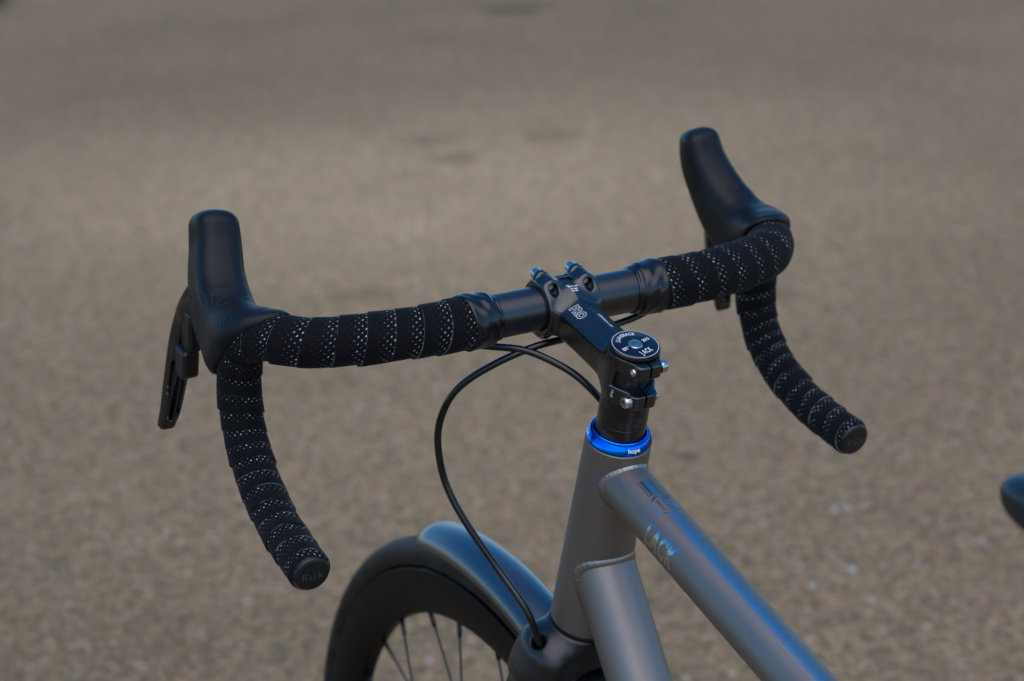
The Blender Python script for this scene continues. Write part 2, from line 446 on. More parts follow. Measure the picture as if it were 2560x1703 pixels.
def surfnet(f, lo, hi, res):
    lo = np.asarray(lo, float); hi = np.asarray(hi, float)
    n = np.ceil((hi - lo) / res).astype(int) + 1
    ax = [lo[i] + res * np.arange(n[i]) for i in range(3)]
    G = np.stack(np.meshgrid(*ax, indexing='ij'), -1)
    # evaluate blocks of 6^3 samples only where a coarse pass says the surface may pass
    B_ = 6
    nb = np.ceil(n / B_).astype(int)
    cx = [lo[i] + res * (B_ * np.arange(nb[i]) + (B_ - 1) / 2) for i in range(3)]
    cv_ = f(np.stack(np.meshgrid(*cx, indexing='ij'), -1))
    near = np.abs(cv_) < res * B_ * 1.9
    v = np.repeat(np.repeat(np.repeat(np.where(cv_ < 0, -1.0, 1.0), B_, 0), B_, 1), B_, 2)[:n[0], :n[1], :n[2]]
    nf = np.repeat(np.repeat(np.repeat(near, B_, 0), B_, 1), B_, 2)[:n[0], :n[1], :n[2]]
    v[nf] = f(G[nf])
    s = v < 0
    c = [(i, j, k) for i in (0, 1) for j in (0, 1) for k in (0, 1)]
    def sub(A, o): return A[o[0]:n[0] - 1 + o[0], o[1]:n[1] - 1 + o[1], o[2]:n[2] - 1 + o[2]]
    cnt = sum(sub(s, o).astype(np.int8) for o in c)
    mix = (cnt > 0) & (cnt < 8)
    I = np.argwhere(mix)
    idx = -np.ones(mix.shape, dtype=np.int64); idx[mix] = np.arange(len(I))
    acc = np.zeros((len(I), 3)); num = np.zeros(len(I))
    for a_ in c:
        for k in range(3):
            if a_[k]: continue
            b_ = list(a_); b_[k] = 1
            va = v[I[:, 0] + a_[0], I[:, 1] + a_[1], I[:, 2] + a_[2]]
            vb = v[I[:, 0] + b_[0], I[:, 1] + b_[1], I[:, 2] + b_[2]]
            m = (va < 0) != (vb < 0)
            t = np.where(m, va / np.where(m, va - vb, 1), 0)
            p = np.tile(np.array(a_, float), (len(I), 1)); p[:, k] = t
            acc[m] += p[m]; num[m] += 1
    V = lo + res * (I + acc / num[:, None])
    F = []
    for k in range(3):
        o1, o2 = (k + 1) % 3, (k + 2) % 3
        sl0 = [slice(None)] * 3; sl1 = [slice(None)] * 3
        sl0[k] = slice(0, n[k] - 1); sl1[k] = slice(1, n[k])
        E = np.argwhere(s[tuple(sl0)] != s[tuple(sl1)])
        E = E[(E[:, o1] > 0) & (E[:, o2] > 0) & (E[:, o1] < n[o1] - 1) & (E[:, o2] < n[o2] - 1)]
        q = []
        for d1, d2 in ((-1, -1), (0, -1), (0, 0), (-1, 0)):
            e = E.copy(); e[:, o1] += d1; e[:, o2] += d2; q.append(idx[e[:, 0], e[:, 1], e[:, 2]])
        q = np.stack(q, 1)
        fl = ~s[E[:, 0], E[:, 1], E[:, 2]]
        q[fl] = q[fl][:, ::-1]
        F.append(q)
    F = np.concatenate(F)
    e = res * 0.25
    def grad(X): return np.stack([f(X + e * np.eye(3)[i]) - f(X - e * np.eye(3)[i]) for i in range(3)], 1) / (2 * e)
    for _ in range(2):
        g = grad(V); stp = f(V)[:, None] * g / np.maximum((g * g).sum(1), 1e-6)[:, None]
        l = np.linalg.norm(stp, axis=1); stp *= np.minimum(1, 0.5 * res / np.maximum(l, 1e-12))[:, None]
        V = V - stp
    N = grad(V); N /= np.maximum(np.linalg.norm(N, axis=1), 1e-9)[:, None]
    return V, F, N

_cache = {}
def relax(V, F, it):
    E_ = np.concatenate([F[:, [0, 1]], F[:, [1, 2]], F[:, [2, 3]], F[:, [3, 0]]]); E_ = np.unique(np.sort(E_, 1), axis=0)
    cnt = np.bincount(E_.ravel(), minlength=len(V)).astype(float)
    for k in range(it):
        for lam in (0.5, -0.34):
            acc = np.zeros_like(V)
            for c in range(3):
                acc[:, c] = np.bincount(E_[:, 0], V[E_[:, 1], c], len(V)) + np.bincount(E_[:, 1], V[E_[:, 0], c], len(V))
            V = V + lam * (acc / cnt[:, None] - V)
    return V
def sdf_part(name, f, lo, hi, res, mat, parent=root, st=True, mirror=False, attrs=None, label=None, key=None, smooth=0, move=(0, 0, 0)):
    if key and key in _cache: V, F, N = _cache[key]
    else: V, F, N = surfnet(f, lo, hi, res)
    if key: _cache[key] = (V, F, N)
    if smooth and not (key and key + 's' in _cache):
        V = relax(V, F, smooth)
        if key: _cache[key] = (V, F, N); _cache[key + 's'] = 1
    at = attrs(V) if attrs else None
    V = V + np.array(move)
    if mirror:
        V = V * [1, -1, 1]; N = N * [1, -1, 1]; F = F[:, ::-1]
    return add(name, V, F, mat, parent, st, normals=None if smooth else N, attrs=at, label=label)

# ---- lettering
def text_mesh(txt, size, bold=0.0, sx=1.0, spacing=1.0, sub=1, outline=None, align='CENTER'):
    cu = bpy.data.curves.new('lettering', 'FONT')
    cu.body = txt; cu.size = size; cu.align_x = align; cu.align_y = 'CENTER'; cu.space_character = spacing
    cu.offset = bold; cu.resolution_u = 4
    if outline: cu.fill_mode = 'NONE'; cu.bevel_depth = outline / 2; cu.bevel_resolution = 0
    ob = bpy.data.objects.new('lettering', cu); scene.collection.objects.link(ob)
    bpy.context.view_layer.update()
    dg = bpy.context.evaluated_depsgraph_get()
    me = bpy.data.meshes.new_from_object(ob.evaluated_get(dg))
    bpy.data.objects.remove(ob)
    bm = bmesh.new(); bm.from_mesh(me)
    bmesh.ops.triangulate(bm, faces=bm.faces)
    if False:
        # keep only a band along the outline of each glyph
        bmesh.ops.remove_doubles(bm, verts=bm.verts, dist=size * 1e-4)
        bmesh.ops.dissolve_limit(bm, angle_limit=R(1), verts=bm.verts, edges=bm.edges)
        r = bmesh.ops.inset_region(bm, faces=bm.faces, thickness=outline, use_even_offset=True)
        keep = set(r['faces'])
        bmesh.ops.delete(bm, geom=[f for f in bm.faces if f not in keep], context='FACES')
        bmesh.ops.triangulate(bm, faces=bm.faces)
    for _ in range(sub):
        ed = [e for e in bm.edges if e.calc_length() > size * 0.12]
        if ed: bmesh.ops.subdivide_edges(bm, edges=ed, cuts=1); bmesh.ops.triangulate(bm, faces=bm.faces)
    bm.verts.index_update()
    V = np.array([v.co[:] for v in bm.verts]) * [sx, 1, 1]
    F = [tuple(v.index for v in f.verts) for f in bm.faces]
    bm.free(); bpy.data.meshes.remove(me)
    return V, F
def letter(txt, size, mapf, mat, parent, st, **kw):
    V, F = text_mesh(txt, size, **kw)
    return add('lettering', mapf(V), F, mat, parent, st, smooth=False)

# ================================================================ setting
gs = 300.0
me = bpy.data.meshes.new('ground')
me.from_pydata([(-gs, -gs, 0), (gs, -gs, 0), (gs, gs, 0), (-gs, gs, 0)], [], [(0, 1, 2, 3)])
g = link('ground', me, 'ground', None); g['kind'] = 'structure'

def build_grit():
    V = []; F = []
    fixed = [(1.2811, -1.1615, .011), (1.2661, -1.0762, .009), (1.4938, -1.3089, .009), (1.494, -1.2819, .008), (1.2571, -1.405, .007), (1.3409, -.4552, .010), (1.21, -0.36, .007)]
    pts = list(fixed)
    for _ in range(260):
        d = 1.6 + 8.0 * rng.random() ** 1.3
        ang = math.atan2(cam_f[1], cam_f[0]) + rng.uniform(-0.36, 0.36)
        pts.append((cam_pos[0] + d * math.cos(ang), cam_pos[1] + d * math.sin(ang), rng.uniform(.0012, .0036)))
    for x, y, r in pts:
        b = len(V); n = 6; ph = rng.random() * 6
        for ring, (rr, h) in enumerate(((1.0, 0.0), (0.85, 0.45), (0.4, 0.7))):
            for j in range(n):
                a = ph + 2 * np.pi * j / n; k = rr * rng.uniform(.75, 1.15)
                V.append((x + r * k * math.cos(a), y + r * k * math.sin(a) * 0.8, r * h * rng.uniform(.8, 1.1)))
        for q in range(2):
            for j in range(n):
                k = (j + 1) % n; F.append((b + q * n + j, b + q * n + k, b + (q + 1) * n + k, b + (q + 1) * n + j))
        F.append(tuple(b + 2 * n + j for j in range(n)))
    me = bpy.data.meshes.new('loose_grit'); me.from_pydata(V, [], F); me.update()
    o = link('loose_grit', me, 'grit', None); o['kind'] = 'stuff'
    o['label'] = 'pale loose grit scattered over the brown asphalt'; o['category'] = 'grit'
build_grit()

# ================================================================ frame
HT_R0, HT_R1 = 0.0233, 0.02725
def ht_r(h): return HT_R0 + (HT_R1 - HT_R0) * np.clip(-h / HT, 0, 1)
prof = [(HT_R1 - .004, -HT), (HT_R1 - .0006, -HT), (HT_R1, -HT + .0006)] + [(float(ht_r(h)), h) for h in np.linspace(-HT + .004, -.002, 24)] + [(HT_R0, -.0006), (HT_R0 - .0006, 0), (HT_R0 - .004, 0)]
head = add('head_tube', *lathe(prof, (0, 0, 0), AX, 96), 'ti', auto=40)

def tube_on_head(o, d, u, r, name, length, path=None, oval=1.0):
    """straight tube whose near end is mitred to the head tube; returns mitre curve too"""
    n = 96; th = np.linspace(0, 2 * np.pi, n, endpoint=False)
    w = np.cross(u, d)
    def ring(t): return o + np.outer(t, d) + r * (np.outer(np.cos(th), u) + oval * np.outer(np.sin(th), YY))
    lo_ = np.zeros(n); hi_ = np.full(n, 0.12)
    for _ in range(40):
        mid = (lo_ + hi_) / 2; P = ring(mid)
        inside = np.hypot(P @ FW, P[:, 1]) < ht_r(P @ AX)
        lo_ = np.where(inside, mid, lo_); hi_ = np.where(inside, hi_, mid)
    t0 = lo_
    return t0, ring, th

# top tube
t0, ringT, th = tube_on_head(TT_A, TT_D, TT_U, TT_R, 'top_tube', 0)
n = len(th); TTL = 0.525
rows = [ringT(t0 - .003)] + [ringT(t0 + (TTL - t0) * k) for k in np.linspace(0, 1, 40)]
V = np.concatenate(rows); F = [(i * n + j, i * n + (j + 1) % n, (i + 1) * n + (j + 1) % n, (i + 1) * n + j) for i in range(len(rows) - 1) for j in range(n)]
toptube = add('top_tube', V, F, 'ti')
mitreT = ringT(t0)

# down tube: leaves the head tube steeply and straightens towards the bottom bracket
DT_R = 0.0228
d0 = np.array([-0.046, 0, -0.069]); d0 /= np.linalg.norm(d0)
p0 = np.array([0.019, 0, -0.1125])
M2 = np.array([[d0[0], -AX[0]], [d0[2], -AX[2]]]); sol = np.linalg.solve(M2, -p0[[0, 2]])
DT_A = p0 + d0 * sol[0]
DT_U = np.array([d0[2], 0, -d0[0]]); DT_U = DT_U if DT_U[2] > 0 else -DT_U
t0d, ringD, thd = tube_on_head(DT_A, d0, DT_U, DT_R, 'down_tube', 0)
rows = [ringD(t0d - .003)] + [ringD(t0d + (0.12 - t0d) * k) for k in np.linspace(0, 1, 16)]
P1 = DT_A + d0 * 0.12
pts = resample(catmull([DT_A + d0 * .09, P1, P1 + d0 * .08, (P1 + BB) / 2 + np.array([-.004, 0, -.004]), BB], 20), .02)
pts = pts[np.linalg.norm(pts - DT_A, axis=1) > .123]
tang = np.gradient(pts, axis=0)
for q, t in zip(pts, tang):
    t = t / np.linalg.norm(t); uu = np.array([t[2], 0, -t[0]]); uu = uu if uu[2] > 0 else -uu
    rows.append(q + DT_R * (np.outer(np.cos(thd), uu) + np.outer(np.sin(thd), YY)))
V = np.concatenate(rows); F = [(i * n + j, i * n + (j + 1) % n, (i + 1) * n + (j + 1) % n, (i + 1) * n + j) for i in range(len(rows) - 1) for j in range(n)]
downtube = add('down_tube', V, F, 'ti')
mitreD = ringD(t0d)

def weld(curve, r, parent, tdir):
    """row-of-coins weld bead along a closed curve"""
    C = np.vstack([curve, curve[:1]])
    L = arclen(C)[-1]; m = 900
    s = np.linspace(0, L, m, endpoint=False); S = arclen(C)
    P = np.stack([np.interp(s, S, C[:, k]) for k in range(3)], 1)
    for _ in range(6): P = 0.25 * np.roll(P, 1, 0) + 0.5 * P + 0.25 * np.roll(P, -1, 0)
    T = np.roll(P, -1, 0) - np.roll(P, 1, 0); T /= np.linalg.norm(T, axis=1)[:, None]
    hh = P @ AX; radial = P - np.outer(hh, AX); radial /= np.linalg.norm(radial, axis=1)[:, None]
    tube_c = P - tdir[0] - np.outer((P - tdir[0]) @ tdir[1], tdir[1]); tube_c /= np.linalg.norm(tube_c, axis=1)[:, None]
    nv = radial + tube_c; nv -= T * (nv * T).sum(1)[:, None]; nv /= np.linalg.norm(nv, axis=1)[:, None]
    bv = np.cross(T, nv)
    pitch = 0.0010; cells = round(L / pitch)
    ph = (np.arange(m) / m * cells) % 1.0
    jitter = 1 + 0.05 * np.sin(np.arange(m) / m * 37 * 6.283)
    k = (0.88 + 0.16 * np.sqrt(np.clip(1 - ph, 0, 1))) * jitter
    n = 14; a = np.linspace(0, 2 * np.pi, n, endpoint=False)
    V = (P[:, None] + nv[:, None] * (np.cos(a)[None, :, None] * (r * .36 * k)[:, None, None]) + bv[:, None] * (np.sin(a)[None, :, None] * (r * 1.05 * k)[:, None, None])).reshape(-1, 3)
    F = [(i * n + j, i * n + (j + 1) % n, ((i + 1) % m) * n + (j + 1) % n, ((i + 1) % m) * n + j) for i in range(m) for j in range(n)]
    add('weld_bead', V, F, 'weld', parent, flip=True)
weld(mitreT, .0034, toptube, (TT_A, TT_D))
weld(mitreD, .0036, downtube, (DT_A, d0))

# top tube decals: polished stripes, hexagon badge and lettering, lying on the tube
def on_tt(s, phi, lift=.00008):
    s = np.asarray(s, float)[:, None]; phi = np.asarray(phi, float)
    r = TT_R + lift
    return TT_A + s * TT_D + r * (np.outer(np.cos(phi), TT_U) + np.outer(np.sin(phi), YY))
def strip(s0, s1, a0, a1, parent=toptube, slant=0.0, mat='polish', name='polished_stripe'):
    ns = max(2, int((s1 - s0) / .006)); na = max(2, int(abs(a1 - a0) / 2.5) + 1)
    V = []; F = []
    for i in range(ns + 1):
        for j in range(na + 1):
            V.append((s0 + (s1 - s0) * i / ns + slant * (j / na), R(a0 + (a1 - a0) * j / na)))
    V = np.array(V); P = on_tt(V[:, 0], V[:, 1])
    for i in range(ns):
        for j in range(na):
            q = i * (na + 1) + j; F.append((q, q + na + 1, q + na + 2, q + 1))
    add(name, P, F, mat, parent)
OFF = 5.0
for (s0, s1) in ((.040, .0565), (.0800, .515)):
    strip(s0, s1, OFF - 9.5, OFF + 9.5)
    strip(s0, s1, OFF - 15.5, OFF - 12.2)
    strip(s0, s1, OFF + 12.2, OFF + 15.5)
# hexagon badge as a polished outline with the pillar monogram inside
def badge():
    hs, ha = 0.0115, 26.0                       # half length (m) and half width (degrees)
    c_s = 0.0685
    def hexp(k): return [(-hs * k * 1.0 + (0 if abs(x) > .5 else 0), 0) for x in (0,)]
    out = [(-1, 0), (-.55, 1), (.55, 1), (1, 0), (.55, -1), (-.55, -1)]
    V = []; F = []
    N = 14
    for k in (1.0, 0.80):
        for i in range(6):
            x0, y0 = out[i]; x1, y1 = out[(i + 1) % 6]
            for j in range(N):
                t = j / N
                V.append((c_s + hs * k * (x0 + (x1 - x0) * t), R(OFF + ha * k * (y0 + (y1 - y0) * t))))
    m = 6 * N
    for i in range(m): F.append((i, (i + 1) % m, m + (i + 1) % m, m + i))
    V = np.array(V)
    add('badge_outline', on_tt(V[:, 0], V[:, 1]), F, 'polish', toptube)
    strip(c_s - .0055, c_s + .0055, OFF + 5, OFF + 10, name='badge_bar')
    strip(c_s - .0065, c_s + .0035, OFF - 9, OFF - 4.5, name='badge_bar')
    strip(c_s + .0036, c_s + .0056, OFF - 16, OFF - 4.5, name='badge_bar')
    strip(c_s + .0036, c_s + .0056, OFF + 1.5, OFF + 4.9, name='badge_bar')
badge()
letter('J.ACK', 0.0225, lambda V: on_tt(0.0925 + V[:, 0], R(78) - V[:, 1] / TT_R), 'polish', toptube, False, bold=.0010, sx=.54, spacing=1.16, sub=3)

# rest of the frame
SC = TT_A + TT_D * 0.515
st_dir = (SC - BB) / np.linalg.norm(SC - BB)
add('seat_tube', *sweep([BB, BB + st_dir * .2, SC + st_dir * .035], .0160, 40), 'ti')
add('seatpost', *sweep([SC, SC + st_dir * .1, SC + st_dir * .205], .0136, 32), 'satin')
add('bottom_bracket_shell', *lathe([(.019, -.034), (.0205, -.033), (.0205, .033), (.019, .034)], BB, YY, 48), 'ti', auto=40)
for sg in (1, -1):
    add('chain_stay', *sweep(catmull([BB + [-.01, sg * .022, 0], BB + [-.12, sg * .034, .012], RAX + [.1, sg * .06, -.010], RAX + [0, sg * .066, 0]], 8), .0095, 20), 'ti')
    add('seat_stay', *sweep(catmull([SC + [-.005, sg * .012, -.012], SC + [-.06, sg * .034, -.09], RAX + [.03, sg * .062, .06], RAX + [0, sg * .066, 0]], 8), .0075, 20), 'ti')

# ================================================================ headset cover, spacers, top cap
HR = .0233
ring = [(.0180, .0072), (.0184, .0078), (.0190, .0080), (.0196, .0076), (.0197, .0068), (.0203, .0066), (.0208, .0065), (.0211, .0062), (.0232, .0016), (.0233, .0012), (.0233, .0003), (.0229, .0), (.0180, .0)]
hs_ring = add('headset_cover', *lathe(ring, AX * .0006, AX, 128, closed=True), 'blue', auto=25, label='bright blue anodised headset cover ring')
def cone_text(V, th0, hmid, rmid):
    # lettering laid on the sloping outer face of the ring
    sl = np.array([.0021, -.0046]); sl = sl / np.linalg.norm(sl)    # (dr, dh) pointing down the face
    a = th0 + V[:, 0] / rmid
    rr = rmid - V[:, 1] * sl[0] + .00012 * 0.93; hh = hmid - V[:, 1] * sl[1] + .00012 * 0.36
    return np.outer(hh, AX) + rr[:, None] * (np.outer(np.cos(a), -FW) + np.outer(np.sin(a), -YY))
for th0 in (R(-2), R(-118)):
    letter('hope', .0044, lambda V, t=th0: cone_text(V, t, .0045, .02220), 'white', hs_ring, False, bold=.00010, sx=1.05, sub=2)

STEM0, STEM1 = .0400, .0752
for i, (h0, h1) in enumerate(((.0076, .01755), (.0176, STEM0 - .0002))):
    add('spacer', *lathe([(.0150, h0), (.0174, h0), (.01752, h0 + .00012), (.01752, h1 - .00012), (.0174, h1), (.0150, h1)], (0, 0, 0), AX, 96), 'carbon', st=True, auto=35)
add('steerer_tube', *lathe([(.0142, -.02), (.0142, .0745)], (0, 0, 0), AX, 64), 'carbon', st=True, auto=40)
cap_h = .0790
cap = add('top_cap', *lathe([(.0155, STEM1 - .0005), (.0166, STEM1 + .0002), (.01735, STEM1 + .0012), (.01735, cap_h - .0010), (.01700, cap_h - .0003), (.01640, cap_h), (.0058, cap_h), (.0052, cap_h - .0006), (.0050, cap_h - .002), (0, cap_h - .002)], (0, 0, 0), AX, 128), 'gloss', st=True, auto=30)
rv = lathe([(.01580, cap_h + .00006), (.01612, cap_h + .00006)], (0, 0, 0), AX, 128)[0]
add('ring_line', rv, [(j, 128 + j, 128 + (j + 1) % 128, (j + 1) % 128) for j in range(128)], 'white', cap, True)

def bolt(o, d, r, hgt, parent, depth=.0022, sock=.52, up=None, n=40):
    """socket head bolt: domed head with a hexagonal socket"""
    d = np.asarray(d, float) / np.linalg.norm(d)
    V, F = lathe([(r * .98, 0), (r, hgt * .12), (r, hgt * .72), (r * .92, hgt * .93), (r * .80, hgt), (r * sock * 1.12, hgt)], o, d, n)
    F = F[:-1]
    # hexagonal well
    ref = YY if abs(d[1]) < .9 else np.array([1.0, 0, 0])
    e = ref - d * (ref @ d); e /= np.linalg.norm(e); g2 = np.cross(d, e)
    base = len(V); hx = []
    for lvl in (hgt, hgt - depth):
        for j in range(6):
            a = j * np.pi / 3; hx.append(np.asarray(o) + d * lvl + r * sock * (math.cos(a) * e + math.sin(a) * g2))
    V = np.vstack([V, hx]); last = (6 - 1) * n
    for j in range(n):
        k = (j + 1) % n; s0 = int(round(j * 6 / n)) % 6; s1 = int(round((j + 1) * 6 / n)) % 6
        F.append((last + j, last + k, base + s1) if s0 == s1 else (last + j, last + k, base + s1, base + s0))
    for j in range(6):
        k = (j + 1) % 6; F.append((base + j, base + k, base + 6 + k, base + 6 + j))
    F.append(tuple(base + 6 + j for j in range(6)))
    return add('bolt', V, F, 'steel', parent, True, auto=32)
b0 = bolt(AX * (cap_h - .0018), AX, .0050, .0024, cap, depth=.0035, sock=.50)

def cap_map(V, arc_r=None, th0=0.0, off=(0, 0), rot=0.0):
    # plane of the cap: right = rider's right (-y), up = forward
    if arc_r is not None:
        a = th0 - V[:, 0] / arc_r; rr = arc_r + V[:, 1]
        x = rr * np.cos(a); y = rr * np.sin(a)
    else:
        x = V[:, 0] + off[0]; y = V[:, 1] + off[1]
    c, s = math.cos(CAP_ROT), math.sin(CAP_ROT); x, y = x * c - y * s, x * s + y * c
    return AX * (cap_h + .00008) + np.outer(x, -YY) + np.outer(y, FW)
CAP_ROT = R(16)
letter('J.LAVERACK', .0041, lambda V: cap_map(V, .0120, R(90)), 'white', cap, True, bold=.00008, sx=.74, spacing=1.16, sub=1)
letter('EST', .0036, lambda V: cap_map(V, off=(-.0100, -.0003)), 'white', cap, True, bold=.00010, sx=.85)
letter('D', .0017, lambda V: cap_map(V, off=(-.0064, .0007)), 'white', cap, True, sx=.85)
letter('2015', .0036, lambda V: cap_map(V, off=(.0100, -.0003)), 'white', cap, True, bold=.00010, sx=.85)
letter('J.ACK', .0064, lambda V: cap_map(V, off=(.0000, -.0102)), 'white', cap, True, bold=.00008, sx=.56, spacing=1.18)

# ================================================================ stem
TH = R(15.0)
E1 = np.array([math.cos(TH), 0, math.sin(TH)]); E3 = np.array([-math.sin(TH), 0, math.cos(TH)])
LW, LV = .0184, .0142              # bolt position above the bar axis / to the side
SPLIT = .0062
def stem_coords(X):
    u = (X - CL) @ E1
    return X @ AX, X @ FW, X[..., 1] - .0014 * np.clip((u + .07) / .07, 0, 1), u, (X - CL) @ E3
U_ST = float((AX * .0576 - CL) @ E1)
def lobe(u, v, w, u0, u1, r=.0058):
    return extr(np.hypot(np.abs(v) - LV, np.abs(w) - LW) - r, u, u0, u1, .0018)
def f_stem(X):
    h, f, y, u, w = stem_coords(X)
    st = extr(np.hypot(f, y) - .0178, h, STEM0, STEM1, .0007)
    t = np.clip((u - U_ST) / (-U_ST), 0, 1)
    hw = .0166 - .0012 * np.sin(np.pi * np.clip(t * 1.05, 0, 1)) + .0010 * np.clip((t - .72) / .28, 0, 1) ** 2
    top = .0148 - .0015 * np.sin(np.pi * t)
    bot = .0150 - .0010 * np.sin(np.pi * t)
    al = R(23)
    d = smax(np.abs(y) - hw, -w - bot, .006)
    d = smax(d, np.abs(y) * math.sin(al) + w * math.cos(al) - top * math.cos(al) - .0006, .0035)
    ext = np.maximum(d, np.maximum(u - .002, U_ST - u))
    b = smin(st, ext, .007)
    cl = extr(np.hypot(u, w) - .0202, y, -.0215, .0215, .0016)
    b = smin(b, np.maximum(cl, u - SPLIT), .0055)
    b = smin(b, lobe(u, y, w, -.0060, SPLIT), .0055)
    # clamp ears behind the steerer
    for h0, h1 in ((.0645, STEM1), (STEM0, .0515)):
        ear = extr(rbox2(f + .0125, y, .0110, .0104, .0050), h, h0, h1, .0016)
        b = smin(b, ear, .0045)
    # trims
    b = smax(b, (h - STEM1) - 1e-4 + 0 * u, .0008) if False else np.where(f < .02, np.maximum(b, np.maximum(h - STEM1, STEM0 - h)), b)
    b = smax(b, -np.maximum(np.hypot(u, w) - .0160, np.abs(y) - .05), .0006)
    b = smax(b, -np.maximum(np.abs(y) - .0055, .0165 - w + np.maximum(-u - .0015, 0) * 3), .0012)       # gap between the upper lobes
    win = np.maximum(np.maximum(.0515 - h, h - .0645), f + .0035)
    b = smax(b, -win, .0015)
    b = smax(b, -(np.hypot(f, y) - .0144), .0003)
    b = np.maximum(b, -np.maximum(np.abs(y) - .0007, f + .010))
    for sy in (1, -1):                                   # wells for the bolt ends
        for sw in (1, -1):
            b = smax(b, -np.maximum(np.hypot(y - sy * LV, w - sw * LW) - .0036, np.maximum(u + .0020, -.020 - u)), .0007)
    return b
stem = sdf_part('stem', f_stem, (-.055, -.0275, .020), (.089, .0275, .118), .00062, 'satin')
def f_face(X):
    h, f, y, u, w = stem_coords(X)
    cl = extr(np.hypot(u, w) - .0204, y, -.0215, .0215, .0016)
    b = smin(np.maximum(cl, SPLIT + .0010 - u), lobe(u, y, w, SPLIT + .0010, .0128, .0057), .005)
    b = smax(b, -np.maximum(np.hypot(u, w) - .0160, np.abs(y) - .05), .0006)
    b = smax(b, -np.maximum(np.abs(y) - .0065, .0172 - np.abs(w)), .0012)
    b = smax(b, -np.maximum(np.maximum(np.abs(y) - .0070, u - .0095), .0 - w), .0008) if False else b
    return b
face = sdf_part('faceplate', f_face, (.065, -.0245, .050), (.104, .0245, .118), .00062, 'satin', parent=stem)
for sy in (1, -1):
    for sw in (1, -1):
        o = CL + YY * (sy * LV + .0014) + E3 * sw * LW
        bolt(o + E1 * .0124, E1, .0043, .0062, stem)
        bolt(o + E1 * (-.0022), -E1, .0031, .0022, stem, depth=.0010, sock=.55)
for hh, sg in ((.0699, -1), (.0458, 1)):
    o = AX * hh - FW * .0180
    bolt(o + YY * sg * .0100, YY * sg, .0044, .0048, stem, depth=.003, sock=.50)
    bolt(o - YY * sg * .0100, -YY * sg, .0028, .0022, stem, depth=.001, sock=.5)

# lettering on the stem
al = R(23)
def slope_map(V, u0, v0, side, flip):
    """side=+1 left slope (reads front to back), -1 right slope (reads back to front)"""
    nrm = E3 * math.cos(al) + YY * side * math.sin(al)
    upv = E3 * math.sin(al) - YY * side * math.cos(al)             # towards the crest
    rd = -E1 * side
    t = (u0 - U_ST) / (-U_ST)
    topv = (.0148 - .0015 * math.sin(math.pi * t)) + .0006 / math.cos(al)
    base = CL + E1 * u0 + E3 * topv
    base = base - upv * v0
    return base + np.outer(V[:, 0], rd) + np.outer(V[:, 1], upv) + nrm * .00022
def drape(P, f, lift=.00020):
    P = np.asarray(P, float).copy(); e = 2e-4
    for _ in range(6):
        g = np.stack([f(P + e * np.eye(3)[i]) - f(P - e * np.eye(3)[i]) for i in range(3)], 1) / (2 * e)
        P -= (f(P) - lift)[:, None] * g / np.maximum((g * g).sum(1), .05)[:, None]
    return P
letter('PRO', .0090, lambda V: drape(slope_map(V, -.0312, .0085, 1, 0), f_stem), 'white', stem, True, bold=.0005, sx=.80, outline=.0007, spacing=1.08)
letter('3D FORGED', .0037, lambda V: drape(slope_map(V, -.0490, .0042, -1, 0), f_stem), 'white', stem, True, sx=.95, bold=.00008)
def lower_ear(V):
    return AX * (.0462) + np.outer(V[:, 0], AX) - FW * .0068 + np.outer(V[:, 1], FW) + YY * .0177
letter('5Nm', .0030, lambda V: drape(lower_ear(V), f_stem), 'white', stem, True, sx=1.0)
def crown_text(V, dy):
    base = CL + E3 * .0166 + E1 * (-.0062 - dy)
    return drape(base + np.outer(V[:, 0], -YY) + np.outer(V[:, 1], E1) + E3 * .0002, f_stem)
letter('5Nm max', .0019, lambda V: crown_text(V, .0015), 'white', stem, True, bold=.00005)
letter('torque', .0020, lambda V: crown_text(V, .0038), 'white', stem, True, bold=.00005)
letter('4x M5', .0020, lambda V: crown_text(V, .0060), 'white', stem, True, bold=.00005)

# ================================================================ handlebar, tape
BCP = np.array([[0, 0, 0], [0, .06, 0], [0, .12, 0], [.01775, .18316, -.0003], [.0435, .2090, .0012], [.0620, .2190, -.0040], [.0768, .2199, -.0303], [.0757, .2205, -.0679], [.0542, .2214, -.1003], [.0121, .2235, -.1240], [-.0433, .2253, -.1375]])
bar_half = smooth_path(resample(catmull(BCP, 24), .002), 14)
bar_half = resample(bar_half, .001)
BS = arclen(bar_half); BL = BS[-1]
def bar_pt(s):
    s = np.atleast_1d(s)
    P = np.stack([np.interp(s, BS, bar_half[:, k]) for k in range(3)], 1)
    ex = np.maximum(s - BL, 0)[:, None]; tn = bar_half[-1] - bar_half[-6]; tn = tn / np.linalg.norm(tn)
    return P + ex * tn
full = np.vstack([(bar_half * [1, -1, 1])[::-1], bar_half[1:]]) + CL
fs = np.abs(np.concatenate([-BS[::-1], BS[1:]]))
brad = np.interp(fs, [0, .075, .11, .14, 1], [.0159, .0159, .0142, .0122, .0122])
handlebar = add('handlebar', *sweep(full[::2], brad[::2], 48), 'bar', st=True)

